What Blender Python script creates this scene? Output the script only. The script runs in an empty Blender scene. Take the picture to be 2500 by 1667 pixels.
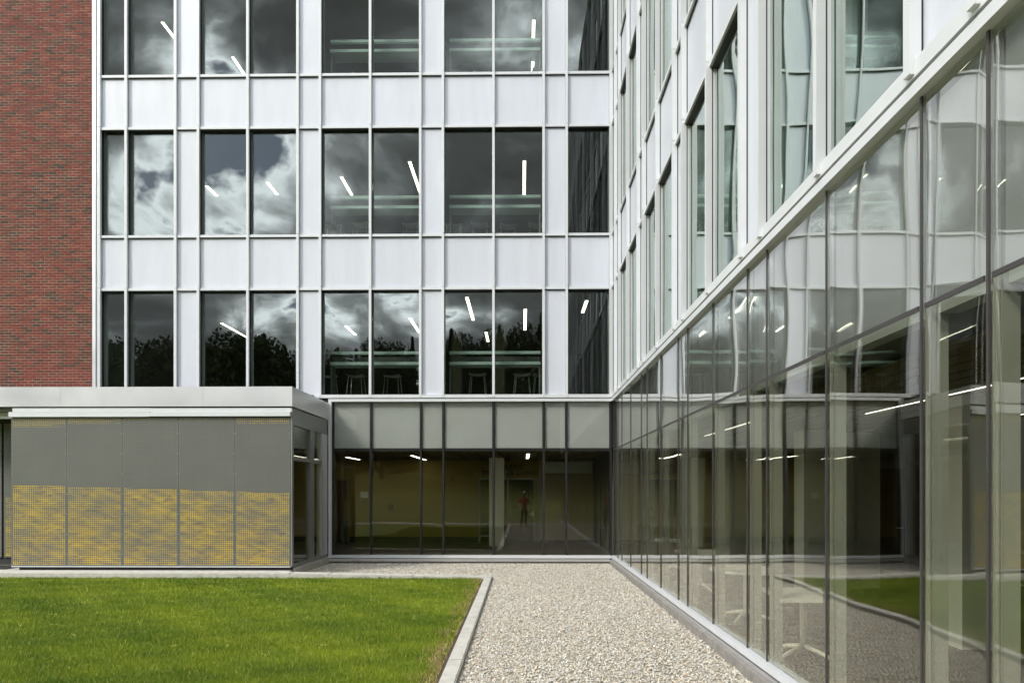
import bpy, bmesh, math, random
import numpy as np
from mathutils import Vector, Matrix
random.seed(7); RNG = np.random.default_rng(7)
S = bpy.context.scene
C = S.collection
R = math.radians

# ------------------------------------------------------------------ camera
TH = math.atan(24/1667); EYE = 1.77; YB = 16.86
cd = bpy.data.cameras.new('camera'); cam = bpy.data.objects.new('camera', cd); C.objects.link(cam)
cam.location = (0, 0, EYE); cam.rotation_euler = (R(90), 0, TH)
cd.lens = 24; cd.sensor_width = 36; cd.shift_y = 0.1466; cd.clip_start = .05; cd.clip_end = 3000
S.camera = cam
def X_at(px, Y): return Y*math.tan(math.atan((px-1250)/1667)-TH)          # measuring helpers: photo pixel -> metres on a known plane
def Y_on(px, X): return X/math.tan(math.atan((px-1250)/1667)-TH)
def Z_at(py, X, Y): return EYE+(1200-py)*(Y*math.cos(TH)-X*math.sin(TH))/1667
W = X_at(1497, YB)

# ------------------------------------------------------------------ sky, sun, exposure
SEED = 48.5
SUN = Vector((-.60, -.58, .70)).normalized()
w = bpy.data.worlds.new('World'); S.world = w; w.use_nodes = True
nt = w.node_tree; N = nt.nodes; L = nt.links
for n in list(N): N.remove(n)
def nd(t, **k):
    n = N.new(t)
    for a, b in k.items(): setattr(n, a, b)
    return n
def math_n(op, a, b=None, c=None):
    n = nd('ShaderNodeMath', operation=op)
    for i, v in enumerate((a, b, c)):
        if v is None: continue
        if isinstance(v, (int, float)): n.inputs[i].default_value = v
        else: L.new(v, n.inputs[i])
    return n.outputs[0]
out = nd('ShaderNodeOutputWorld'); bg = nd('ShaderNodeBackground'); bg.inputs['Strength'].default_value = .1
sky = nd('ShaderNodeTexSky', sky_type='NISHITA'); sky.sun_disc = False
sky.sun_elevation = math.asin(SUN.z); sky.sun_rotation = math.atan2(SUN.x, SUN.y)
tc = nd('ShaderNodeTexCoord'); sx = nd('ShaderNodeSeparateXYZ'); L.new(tc.outputs['Generated'], sx.inputs[0])
zz = math_n('ADD', math_n('MAXIMUM', sx.outputs[2], 0.0), .34)
cx = nd('ShaderNodeCombineXYZ'); L.new(math_n('DIVIDE', sx.outputs[0], zz), cx.inputs[0]); L.new(math_n('DIVIDE', sx.outputs[1], zz), cx.inputs[1])
cx.inputs[2].default_value = SEED
def noise(scale, detail, rough, dist=0.):
    n = nd('ShaderNodeTexNoise'); n.inputs['Scale'].default_value = scale; n.inputs['Detail'].default_value = detail
    n.inputs['Roughness'].default_value = rough; n.inputs['Distortion'].default_value = dist
    L.new(cx.outputs[0], n.inputs['Vector']); return n.outputs[0]
n1 = noise(3.0, 9, .57, .35); n2 = noise(1.1, 3, .5)
f = math_n('MULTIPLY_ADD', math_n('ADD', math_n('MULTIPLY', n1, .68), math_n('MULTIPLY', n2, .32)), 1.7, -.35)
cr = nd('ShaderNodeValToRGB'); L.new(f, cr.inputs[0])
e = cr.color_ramp.elements
CL = [(.30, .055), (.43, .08), (.51, .14), (.57, .27), (.62, .60), (.665, 1.0), (.71, .85), (.76, .5)]     # cloud radiance /SKYMAX
e[0].position, e[0].color = CL[0][0], (CL[0][1],)*3+(1,)
e[1].position, e[1].color = CL[-1][0], (CL[-1][1],)*3+(1,)
for p, v in CL[1:-1]:
    q = e.new(p); q.color = (v*.97, v, v*1.045, 1)
SKYMAX = 36.0
cm = nd('ShaderNodeMix', data_type='RGBA', blend_type='MULTIPLY'); cm.inputs[0].default_value = 1
L.new(cr.outputs[0], cm.inputs[6]); cm.inputs[7].default_value = (SKYMAX, SKYMAX, SKYMAX, 1)
gap = nd('ShaderNodeMapRange'); gap.inputs[1].default_value = .675; gap.inputs[2].default_value = .72; L.new(f, gap.inputs[0])
mx = nd('ShaderNodeMix', data_type='RGBA'); L.new(gap.outputs[0], mx.inputs[0]); L.new(cm.outputs[2], mx.inputs[6]); L.new(sky.outputs[0], mx.inputs[7])
L.new(mx.outputs[2], bg.inputs['Color']); L.new(bg.outputs[0], out.inputs[0])
sd = bpy.data.lights.new('sun', 'SUN'); sd.energy = 1.5; sd.angle = R(11); sd.color = (1, .955, .88)
so = bpy.data.objects.new('sun', sd); C.objects.link(so); so.rotation_euler = SUN.to_track_quat('Z', 'Y').to_euler()
so.location = (-20, -30, 40)
S.view_settings.view_transform = 'Standard'; S.view_settings.look = 'None'; S.view_settings.exposure = 0.74; S.view_settings.gamma = 1
S.view_settings.use_curve_mapping = False
S.render.engine = 'CYCLES'; cy = S.cycles
cy.max_bounces = 12; cy.diffuse_bounces = 4; cy.glossy_bounces = 6; cy.transmission_bounces = 4; cy.transparent_max_bounces = 24
cy.caustics_reflective = False; cy.caustics_refractive = False; cy.sample_clamp_indirect = 8
try:
    cy.use_denoising = True; cy.denoiser = 'OPENIMAGEDENOISE'
except Exception: pass

# ------------------------------------------------------------------ materials
MATS = {}
def base_mat(name):
    m = bpy.data.materials.new(name); m.use_nodes = True; MATS[name] = m
    return m, m.node_tree, m.node_tree.nodes['Principled BSDF']
def mat(name, col, rough=.5, metal=0., var=.06, vscale=3., bump=0., bscale=60., spec=.5, stretch=(1, 1, 1), attr=None, emit=None, coat=0.):
    m, t, b = base_mat(name); n = t.nodes; l = t.links
    b.inputs['Roughness'].default_value = rough; b.inputs['Metallic'].default_value = metal; b.inputs['Specular IOR Level'].default_value = spec
    b.inputs['Coat Weight'].default_value = coat
    geo = n.new('ShaderNodeNewGeometry'); mp = n.new('ShaderNodeMapping'); l.new(geo.outputs['Position'], mp.inputs[0]); mp.inputs['Scale'].default_value = stretch
    if attr:
        a = n.new('ShaderNodeAttribute'); a.attribute_name = attr; src = a.outputs['Color']
    else:
        a = n.new('ShaderNodeRGB'); a.outputs[0].default_value = (*col, 1); src = a.outputs[0]
    if var:
        tx = n.new('ShaderNodeTexNoise'); tx.inputs['Scale'].default_value = vscale; tx.inputs['Detail'].default_value = 5; tx.inputs['Roughness'].default_value = .6
        l.new(mp.outputs[0], tx.inputs[0])
        mr = n.new('ShaderNodeMapRange'); mr.inputs[1].default_value = .3; mr.inputs[2].default_value = .7; mr.inputs[3].default_value = 1-var; mr.inputs[4].default_value = 1+var
        l.new(tx.outputs[0], mr.inputs[0])
        vm = n.new('ShaderNodeVectorMath'); vm.operation = 'SCALE'; l.new(src, vm.inputs[0]); l.new(mr.outputs[0], vm.inputs['Scale'])
        l.new(vm.outputs[0], b.inputs['Base Color'])
        rr = n.new('ShaderNodeMapRange'); rr.inputs[3].default_value = max(.02, rough-.08); rr.inputs[4].default_value = min(1, rough+.08)
        l.new(tx.outputs[0], rr.inputs[0]); l.new(rr.outputs[0], b.inputs['Roughness'])
    else: l.new(src, b.inputs['Base Color'])
    if bump:
        tb = n.new('ShaderNodeTexNoise'); tb.inputs['Scale'].default_value = bscale; tb.inputs['Detail'].default_value = 4; l.new(mp.outputs[0], tb.inputs[0])
        bp = n.new('ShaderNodeBump'); bp.inputs['Strength'].default_value = bump; bp.inputs['Distance'].default_value = .01
        l.new(tb.outputs[0], bp.inputs['Height']); l.new(bp.outputs[0], b.inputs['Normal'])
    if emit:
        b.inputs['Emission Color'].default_value = (*emit[:3], 1); b.inputs['Emission Strength'].default_value = emit[3]
    return m
def glass(name, tint, f0, wob=0., wscale=1.4, power=5., rtint=(1, 1, 1)):
    m = bpy.data.materials.new(name); m.use_nodes = True; MATS[name] = m; t = m.node_tree; n = t.nodes; l = t.links
    for x in list(n): n.remove(x)
    o = n.new('ShaderNodeOutputMaterial'); ms = n.new('ShaderNodeMixShader'); tr = n.new('ShaderNodeBsdfTransparent'); gl = n.new('ShaderNodeBsdfGlossy')
    tr.inputs[0].default_value = (*tint, 1); gl.inputs['Roughness'].default_value = 0.0; gl.inputs[0].default_value = (*rtint, 1)
    lw = n.new('ShaderNodeLayerWeight'); lw.inputs[0].default_value = .5
    pw = n.new('ShaderNodeMath'); pw.operation = 'POWER'; pw.inputs[1].default_value = power; l.new(lw.outputs['Facing'], pw.inputs[0])
    ma = n.new('ShaderNodeMath'); ma.operation = 'MULTIPLY_ADD'; ma.inputs[1].default_value = 1-f0; ma.inputs[2].default_value = f0; l.new(pw.outputs[0], ma.inputs[0])
    if wob:
        geo = n.new('ShaderNodeNewGeometry'); mp = n.new('ShaderNodeMapping'); mp.inputs['Scale'].default_value = (1, 1, .45); l.new(geo.outputs['Position'], mp.inputs[0])
        tx = n.new('ShaderNodeTexNoise'); tx.inputs['Scale'].default_value = wscale; tx.inputs['Detail'].default_value = 1; l.new(mp.outputs[0], tx.inputs[0])
        bp = n.new('ShaderNodeBump'); bp.inputs['Strength'].default_value = 1; bp.inputs['Distance'].default_value = wob
        l.new(tx.outputs[0], bp.inputs['Height']); l.new(bp.outputs[0], gl.inputs['Normal'])
    l.new(ma.outputs[0], ms.inputs[0]); l.new(tr.outputs[0], ms.inputs[1]); l.new(gl.outputs[0], ms.inputs[2]); l.new(ms.outputs[0], o.inputs[0])
    return m
WHITE = mat('white_panel_paint', (.63, .655, .715), .36, 0, .045, 1.6, .015, 40, stretch=(2.2, 2.2, .35))
FRAME = mat('frame_paint', (.68, .70, .715), .35, 0, .03, 4)
BLACK = mat('black_gasket', (.012, .012, .013), .5, 0, .1)
DARKM = mat('dark_anodised', (.025, .025, .027), .35, .2, .1)
SILVER = mat('silver_fascia', (.74, .745, .75), .36, .75, .04, 1.5, .02, 8)
GREY = mat('grey_coated_metal', (.135, .138, .122), .6, 0, .06, 1.5, .02, 30)
STORE = mat('storefront_metal', (.26, .265, .25), .42, .4, .05)
BRONZE = mat('bronze_seal', (.075, .07, .07), .35, .3, .1)
BACKD = mat('dark_backing', (.035, .035, .033), .8)
SPAND = mat('spandrel_back_panel', (.45, .46, .455), .6, 0, .06, 1.2)
INTM = mat('interior_mullion_paint', (.43, .465, .45), .5)
CONC = mat('concrete', (.50, .485, .43), .85, 0, .14, 7, .25, 90)
CONCD = mat('foundation_concrete', (.26, .245, .22), .9, 0, .2, 6, .3, 60)
PLASTER = mat('beige_plaster', (.33, .24, .06), .8, 0, .03)
TAUPE = mat('taupe_plaster', (.40, .33, .23), .8, 0, .03)
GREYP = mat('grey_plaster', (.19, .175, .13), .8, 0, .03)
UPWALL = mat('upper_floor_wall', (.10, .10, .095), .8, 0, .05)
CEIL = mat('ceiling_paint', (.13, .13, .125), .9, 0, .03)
CEILG = mat('ceiling_board', (.15, .115, .06), .7, 0, .15, 5)
FLOORI = mat('interior_floor', (.055, .052, .047), .45, 0, .1)
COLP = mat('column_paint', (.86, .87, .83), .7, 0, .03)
BASEM = mat('dark_skirting', (.03, .03, .032), .6)
WOOD = mat('brown_wood', (.13, .055, .022), .45, 0, .2, 3, 0, 60, .5, (8, 8, 1))
ORANGE = mat('orange_paint', (.5, .16, .02), .6)
TABLE = mat('white_laminate', (.88, .89, .86), .35, 0, .02)
COUNTER = mat('counter_glass_edge', (.56, .66, .61), .35, 0, .03)
CHROME = mat('chair_wire', (.70, .71, .70), .3, .4, .02)
DOORG = mat('dark_door_glass', (.02, .018, .012), .08, 0, .05)
LETTER = mat('letter_black', (.02, .018, .012), .5)
LIGHT = mat('lamp_diffuser', (.9, .9, .85), .5, 0, 0, emit=(1, .93, .74, 4.))
LIGHTT = mat('lamp_diffuser_tube', (.9, .9, .9), .5, 0, 0, emit=(1, .97, .90, 2.6))
LIGHTW = mat('lamp_diffuser_white', (.9, .9, .9), .5, 0, 0, emit=(1, .98, .93, 4.))
BRICK = mat('brick_clay', (0, 0, 0), .85, 0, .16, 30, .3, 120, attr='Col')
MORTAR = mat('mortar', (.42, .33, .23), .95, 0, .15, 20, .3, 200)
GRASSM = mat('grass_blade', (0, 0, 0), .55, 0, 0, attr='Col', spec=.25)
STONEM = mat('pebble', (0, 0, 0), .75, 0, .12, 90, attr='Col')
GRAVB = mat('gravel_fines', (.36, .325, .25), .95, 0, .25, 70, .5, 150)
LAWNB = mat('lawn_turf', (.10, .145, .012), .9, 0, .35, 1.2, .6, 60)
SOIL = mat('soil', (.075, .048, .030), .95, 0, .3, 25, .6, 60)
GROUNDM = mat('ground_grass', (.12, .13, .022), .95, 0, .35, .12, .4, 10)
PATHM = mat('path_concrete', (.42, .40, .36), .9, 0, .08, 2)
BARK = mat('bark', (.06, .045, .03), .9, 0, .2, 4, .6, 20)
LEAFD = mat('leaf_dark', (0, 0, 0), .7, 0, 0, attr='Col', spec=.2)
SKIN = mat('skin', (.45, .27, .19), .6); SHIRT = mat('orange_red_cloth', (.50, .09, .045), .85, 0, .1); SHORTS = mat('brown_cloth', (.14, .10, .07), .9)
CAPM = mat('pale_cap_cloth', (.6, .56, .48), .9); SHOE = mat('shoe', (.05, .04, .035), .7)
GLASS_UP = glass('upper_glass', (.80, .845, .82), .075, .0006, 2.2, 5., (.95, 1, .98))
GLASS_UPR = glass('upper_glass_side', (.70, .78, .73), .17, .0012, 1.6, 2.1, (.89, .97, .925))
GLASS_LO = glass('lower_glass', (.93, .93, .85), .045, .0008, 1.6)
GLASS_SP = glass('spandrel_glass', (.94, .95, .93), .04, .0006, 1.6)
GLASS_SPR = glass('spandrel_glass_side', (.94, .95, .93), .10, .0016, 1.5, 2.6)
GLASS_LOR = glass('lower_glass_side', (.93, .93, .865), .062, .0014, 1.5, 3.1)
# yellow graphic behind the perforated sheets
m_, t_, b_ = base_mat('yellow_backing'); b_.inputs['Roughness'].default_value = .6
g_ = t_.nodes.new('ShaderNodeNewGeometry'); mp_ = t_.nodes.new('ShaderNodeMapping'); mp_.inputs['Scale'].default_value = (3.2, 1, 13); t_.links.new(g_.outputs['Position'], mp_.inputs[0])
tx_ = t_.nodes.new('ShaderNodeTexNoise'); tx_.inputs['Scale'].default_value = 1.5; tx_.inputs['Detail'].default_value = 6; tx_.inputs['Roughness'].default_value = .68; t_.links.new(mp_.outputs[0], tx_.inputs[0])
cr_ = t_.nodes.new('ShaderNodeValToRGB'); t_.links.new(tx_.outputs[0], cr_.inputs[0]); q = cr_.color_ramp.elements
q[0].position, q[0].color = .27, (.17, .17, .155, 1); q[1].position, q[1].color = .62, (.86, .60, .006, 1)
for p_, c_ in ((.35, (.22, .20, .15, 1)), (.39, (.52, .29, .02, 1)), (.43, (.58, .38, .02, 1)), (.50, (.80, .54, .008, 1))):
    z_ = q.new(p_); z_.color = c_
t_.links.new(cr_.outputs[0], b_.inputs['Base Color']); YELLOW = m_

# ------------------------------------------------------------------ mesh helpers
WPOS = {}; CACHE = {}
def setp(o, label=None, cat=None, group=None, kind=None):
    if label: o['label'] = label
    if cat: o['category'] = cat
    if group: o['group'] = group
    if kind: o['kind'] = kind
    return o
def place(o, loc, parent=None):
    loc = Vector(loc); WPOS[o.name] = loc
    if parent is not None:
        o.parent = parent; o.location = loc-WPOS[parent.name]
    else: o.location = loc
    C.objects.link(o); return o
def link(name, me, loc, parent=None): return place(bpy.data.objects.new(name, me), loc, parent)
def thing(name, label, cat, loc, group=None):
    return setp(place(bpy.data.objects.new(name, None), loc), label, cat, group)
def box_mesh(dx, dy, dz, m, bev=0):
    k = (round(dx, 4), round(dy, 4), round(dz, 4), m.name, bev)
    if k in CACHE: return CACHE[k]
    x, y, z = dx/2, dy/2, dz/2
    me = bpy.data.meshes.new('box')
    me.from_pydata([(-x, -y, -z), (x, -y, -z), (x, y, -z), (-x, y, -z), (-x, -y, z), (x, -y, z), (x, y, z), (-x, y, z)], [],
                   [(0, 3, 2, 1), (4, 5, 6, 7), (0, 1, 5, 4), (1, 2, 6, 5), (2, 3, 7, 6), (3, 0, 4, 7)])
    if bev:
        bm = bmesh.new(); bm.from_mesh(me); bmesh.ops.bevel(bm, geom=bm.edges[:], offset=bev, segments=2, affect='EDGES', profile=.5); bm.to_mesh(me); bm.free()
    me.materials.append(m); CACHE[k] = me; return me
def box(name, x0, x1, y0, y1, z0, z1, m, parent=None, bev=0):
    if x1 < x0: x0, x1 = x1, x0
    if y1 < y0: y0, y1 = y1, y0
    return link(name, box_mesh(x1-x0, y1-y0, z1-z0, m, bev), ((x0+x1)/2, (y0+y1)/2, (z0+z1)/2), parent)
class MB:
    def __init__(s): s.v = []; s.f = []
    def box(s, x0, x1, y0, y1, z0, z1):
        b = len(s.v); s.v += [(x0, y0, z0), (x1, y0, z0), (x1, y1, z0), (x0, y1, z0), (x0, y0, z1), (x1, y0, z1), (x1, y1, z1), (x0, y1, z1)]
        s.f += [tuple(b+i for i in q) for q in ((0, 3, 2, 1), (4, 5, 6, 7), (0, 1, 5, 4), (1, 2, 6, 5), (2, 3, 7, 6), (3, 0, 4, 7))]
    def tube(s, pts, r, n=8, r2=None):
        pts = [Vector(p) for p in pts]; b = len(s.v)
        for i, p in enumerate(pts):
            d = (pts[min(i+1, len(pts)-1)]-pts[max(i-1, 0)]).normalized()
            a = d.orthogonal().normalized() if abs(d.z) > .95 else d.cross(Vector((0, 0, 1))).normalized(); c = d.cross(a)
            rr = r if r2 is None else r+(r2-r)*i/(len(pts)-1)
            for k in range(n):
                t = 2*math.pi*k/n; s.v.append(tuple(p+(a*math.cos(t)+c*math.sin(t))*rr))
        for i in range(len(pts)-1):
            for k in range(n): s.f.append((b+i*n+k, b+i*n+(k+1) % n, b+(i+1)*n+(k+1) % n, b+(i+1)*n+k))
        s.f.append(tuple(b+k for k in range(n))[::-1]); s.f.append(tuple(b+(len(pts)-1)*n+k for k in range(n)))
    def grid(s, fn, nu, nv):
        b = len(s.v)
        for j in range(nv+1):
            for i in range(nu+1): s.v.append(fn(i/nu, j/nv))
        for j in range(nv):
            for i in range(nu): q = b+j*(nu+1)+i; s.f.append((q, q+1, q+nu+2, q+nu+1))
    def mesh(s, m, smooth=False):
        me = bpy.data.meshes.new('mesh'); me.from_pydata(s.v, [], s.f); me.materials.append(m)
        if smooth: me.polygons.foreach_set('use_smooth', [True]*len(me.polygons))
        return me
    def obj(s, name, m, loc, parent=None, smooth=False): return link(name, s.mesh(m, smooth), loc, parent)
def np_mesh(name, V, F, m, col=None, smooth=False):
    """V (n,3), F (k,c) constant-size faces, col (n,3) per vertex"""
    me = bpy.data.meshes.new(name); nf, c = F.shape
    me.vertices.add(len(V)); me.vertices.foreach_set('co', np.ascontiguousarray(V, np.float32).ravel())
    me.loops.add(nf*c); me.loops.foreach_set('vertex_index', np.ascontiguousarray(F, np.int32).ravel())
    me.polygons.add(nf); me.polygons.foreach_set('loop_start', np.arange(0, nf*c, c, dtype=np.int32)); me.polygons.foreach_set('loop_total', np.full(nf, c, np.int32))
    me.polygons.foreach_set('use_smooth', np.full(nf, bool(smooth)))
    if col is not None:
        a = me.color_attributes.new('Col', 'FLOAT_COLOR', 'POINT'); cc = np.ones((len(V), 4), np.float32); cc[:, :3] = col; a.data.foreach_set('color', cc.ravel())
    me.update(calc_edges=True); me.materials.append(m); return me
def pane_mesh(wd, ht, m, axis, amp, seed):
    """double glazed pane: slightly pillowed outer sheet, inner sheet, rim; outward normal -Y (axis 'y') or -X (axis 'x')"""
    k = ('pane', round(wd, 3), round(ht, 3), m.name, axis, amp, seed)
    if k in CACHE: return CACHE[k]
    r = np.random.default_rng(seed*13+int(wd*100)); nu, nv = 14, max(10, min(26, int(ht*7)))
    ph = r.uniform(0, 6.28, 4); s1, s2 = r.uniform(.7, 1.3, 2)
    tri = lambda n: .5-.5*np.cos(np.linspace(0, math.pi, n+1))
    us, vs = tri(nu)*.75+np.linspace(0, 1, nu+1)*.25, tri(nv)*.5+np.linspace(0, 1, nv+1)*.5
    me = bpy.data.meshes.new('pane'); v = []; f = []
    def sheet(d0, sign):
        b = len(v)
        for y in vs:
            for x in us:
                U, V_ = 2*x-1, 2*y-1
                d = amp*(.55*s1*(1-U**6)*(1-abs(V_)**(8*ht))+.34*math.sin(3.1*x*wd+ph[0])*math.sin(3.4*y*ht+ph[1])+.12*math.sin(5.2*y*ht+ph[2])*s2+.08*math.sin(6*x*wd+ph[3]))
                p = (x-.5)*wd, (y-.5)*ht
                dd = d0+sign*d
                v.append((p[0], -dd, p[1]) if axis == 'y' else (-dd, -p[0], p[1]))
        for j in range(nv):
            for i in range(nu):
                q = b+j*(nu+1)+i; fc = (q, q+1, q+nu+2, q+nu+1); f.append(fc if d0 > 0 else fc[::-1])
    sheet(.012, 1); ns = len(f); sheet(-.012, .6)
    b = len(v); c = [(-.5, -.5), (.5, -.5), (.5, .5), (-.5, .5)]
    for (a, z) in c:
        for d in (.012, -.012): v.append((a*wd, -d, z*ht) if axis == 'y' else (-d, -a*wd, z*ht))
    for i in range(4): j = (i+1) % 4; f.append((b+2*i, b+2*i+1, b+2*j+1, b+2*j))
    me.from_pydata(v, [], f); me.polygons.foreach_set('use_smooth', [True]*(2*ns)+[False]*4); me.materials.append(m); CACHE[k] = me; return me

# ------------------------------------------------------------------ ground
xs = np.concatenate([np.linspace(-700, -70, 20), np.linspace(-65, 65, 40), np.linspace(70, 700, 20)]); ys = np.concatenate([np.linspace(-900, -90, 24), np.linspace(-85, 30, 60), np.linspace(40, 700, 16)])
gx, gy = np.meshgrid(xs, ys)
hill = np.clip((-gy-7)/40, 0, 1); hill = hill*hill*(3-2*hill)*4.2+np.clip((-gy-60)/300, 0, 1)*16
hill += .25*np.sin(gx*.11)*np.clip((-gy-8)/20, 0, 1)
gz = hill-.06
V = np.stack([gx, gy, gz], -1).reshape(-1, 3); nx = len(xs)
F = np.array([(j*nx+i, j*nx+i+1, (j+1)*nx+i+1, (j+1)*nx+i) for j in range(len(ys)-1) for i in range(nx-1)])
setp(link('ground', np_mesh('ground', V, F, GROUNDM, smooth=True), (0, 0, 0)), kind='structure')
def sheet(name, pts, m):
    me = bpy.data.meshes.new(name); me.from_pydata(pts, [], [tuple(range(len(pts)))]); me.materials.append(m); return setp(link(name, me, (0, 0, 0)), kind='structure')
XP = X_at(802, YB); YPF = Y_on(713, XP)
KX0, KX1 = -.755, -.60
sheet('gravel_bed', [(KX1, -2.6, -.012), (W+.05, -2.6, -.012), (W+.05, 16.9, -.012), (XP-.1, 16.9, -.012), (XP-.1, 13.95, -.012), (KX1, 13.95, -.012)], GRAVB)
sheet('lawn', [(-26, -2.6, .02), (-.98, -2.6, .02), (-.98, 13.8, .02), (-26, 13.8, .02)], LAWNB)
sheet('soil', [(-.98, -2.6, .015), (-.75, -2.6, .015), (-.75, 13.8, .015), (-.98, 13.8, .015)], SOIL)
setp(box('path', -60, 40, -4.3, -2.6, -.05, .03, PATHM), kind='structure')
# kerb of separate concrete lengths round the lawn
kerb = setp(place(bpy.data.objects.new('kerb', None), (-.68, 10, 0)), kind='structure')
def prism(name, pts, z0, ztop, m, parent, bev=.012):
    n = len(pts); v = [(x, y, z0) for x, y in pts]+[(x, y, z) for (x, y), z in zip(pts, ztop)]
    f = [tuple(range(n))[::-1], tuple(range(n, 2*n))]+[(i, (i+1) % n, n+(i+1) % n, n+i) for i in range(n)]
    c = Vector((sum(p[0] for p in pts)/n, sum(p[1] for p in pts)/n, 0)); me = bpy.data.meshes.new(name)
    me.from_pydata([tuple(Vector(p)-c) for p in v], [], f)
    bm = bmesh.new(); bm.from_mesh(me); bmesh.ops.recalc_face_normals(bm, faces=bm.faces)
    if bev: bmesh.ops.bevel(bm, geom=[e for e in bm.edges if all(abs(vv.co.z-z0) > 1e-4 for vv in e.verts)], offset=bev, segments=2, affect='EDGES')
    bm.to_mesh(me); bm.free(); me.materials.append(m); return link(name, me, c, parent)
yy = [13.72, 11.4, 9.3, 6.98, 4.6, 2.2, -.2, -2.6]
for a, b in zip(yy[:-1], yy[1:]): prism('kerb_stone', [(KX0, b+.003), (KX1, b+.003), (KX1, a-.003), (KX0, a-.003)], -.1, [.055]*4, CONC, kerb)
kz = lambda x: .055+(.125-.055)*min(1, max(0, (-.6-x)/4.2))
xx = [KX1, -2.2, -3.9, XP+.1]
for a, b in zip(xx[:-1], xx[1:]): prism('kerb_stone', [(b+.003, 13.726), (a-.003, 13.726), (a-.003, 14.02), (b+.003, 14.02)], -.1, [kz(b), kz(a), kz(a), kz(b)], CONC, kerb)
setp(prism('pavement', [(-26, 13.726), (XP+.097, 13.726), (XP+.097, 14.02), (XP-.02, 14.02), (XP-.02, 16.8), (-26, 16.8)], -.1, [.125]*6, CONC, None), kind='structure')

# ------------------------------------------------------------------ curtain walls
R0, R1 = 'rear', 'side'
def cwbox(frame, name, u0, u1, d0, d1, z0, z1, m, parent, bev=0):
    if frame == 'rear': return box(name, u0, u1, YB-d1, YB-d0, z0, z1, m, parent, bev)
    return box(name, W-d1, W-d0, min(u0, u1), max(u0, u1), z0, z1, m, parent, bev)
def cwpane(frame, u0, u1, d, z0, z1, m, parent, amp, seed):
    wd, ht = abs(u1-u0), z1-z0; me = pane_mesh(wd, ht, m, 'y' if frame == 'rear' else 'x', amp, seed)
    c = ((u0+u1)/2, YB-d, (z0+z1)/2) if frame == 'rear' else (W-d, (u0+u1)/2, (z0+z1)/2)
    return link('glass_pane', me, c, parent)
rear = thing('office_building', 'rear building front of white panels and three rows of dark windows over glazed ground floor', 'building', (-3.5, YB, 0))
side = thing('office_building', 'tall glass and white panel building side running along the right edge of the gravel', 'building', (W, 6, 0))
PARA = 17.9
ZT = [(4.085, 4.165), (6.755, 6.815), (8.07, 8.13), (10.75, 10.81), (12.045, 12.105), (14.74, 14.80), (16.03, 16.09), (PARA-.08, PARA)]
def upper(frame, bounds, solid, parent, skipz=None):
    n = len(bounds)
    for i in range(n-1):                                    # panels, panes and transoms bay by bay
        u0, u1 = bounds[i], bounds[i+1]
        e0, e1 = (u0+.032, u1-.032) if u1 > u0 else (u0-.032, u1+.032)
        for r in range(7):
            z0, z1 = ZT[r][1], ZT[r+1][0]
            if r % 2 == 1 or solid[i] or r == 7:
                cwbox(frame, 'spandrel_panel' if r % 2 else 'wall_panel', e0, e1, -.05, 0, z0+.004, z1-.022, WHITE, parent)
            else:
                sg = (i*5+r*3) % 4
                cwpane(frame, e0, e1, -.085 if frame == 'rear' else -.034, z0-.01, z1+.01, GLASS_UP if frame == 'rear' else GLASS_UPR, parent, .0009 if frame == 'rear' else .0026, sg)
        for r in range(1, 8):
            t = cwbox(frame, 'transom', e0, e1, -.06, .05, ZT[r][0], ZT[r][1], FRAME, parent)
            cwbox(frame, 'gasket', e0, e1, -.055, .022, ZT[r][0]-.022, ZT[r][0], BLACK, t)
    for i, u in enumerate(bounds):                           # projecting mullion caps, one length per storey band, black web behind
        for r in range(7):
            z0, z1 = ZT[r][1] if r else 4.105, ZT[r+1][1]
            mu = cwbox(frame, 'mullion', u-.03, u+.03, .016, .085, z0+(.004 if r else 0), z1-.004, FRAME, parent)
            if frame == 'rear': cwbox(frame, 'gasket', u-.026, u+.026, -.09, .016, z0, z1, BLACK, mu)
            else:
                cwbox(frame, 'gasket', u-.026, u+.026, .002, .016, z0, z1, BLACK, mu); cwbox(frame, 'mullion_body', u-.028, u+.028, -.05, .002, z0, z1, FRAME, mu)
        cwbox(frame, 'inner_mullion', u-.032, u+.032, -.24, -.10 if frame == 'rear' else -.055, 4.1, 16.0, INTM, parent)
RP = [246, 311, 431, 486.5, 607, 728.5, 783, 905, 1027, 1082, 1205, 1327, 1383, 1490]
rb = [X_at(p, YB) for p in RP]
rsolid = [0, 0, 1, 0, 0, 1, 0, 0, 1, 0, 0, 1, 0]
upper('rear', rb, rsolid, rear)
sb = [Y_on(p, W) for p in (2412, 2249, 2017, 1871.7, 1824, 1740, 1678, 1655, 1612.5, 1579, 1565, 1539, 1517.6, 1508)]+[YB-.06]
near = [sb[0]-1.226, sb[0]-2.452, sb[0]-3.008, sb[0]-4.234, sb[0]-5.46, sb[0]-6.016, sb[0]-7.24, sb[0]-8.47]
sb = near[::-1]+sb
ssolid = [abs(b-a) < .8 and i < len(sb)-2 for i, (a, b) in enumerate(zip(sb[:-1], sb[1:]))]
upper('side', sb, ssolid, side)
SY0 = sb[0]-.05
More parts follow.
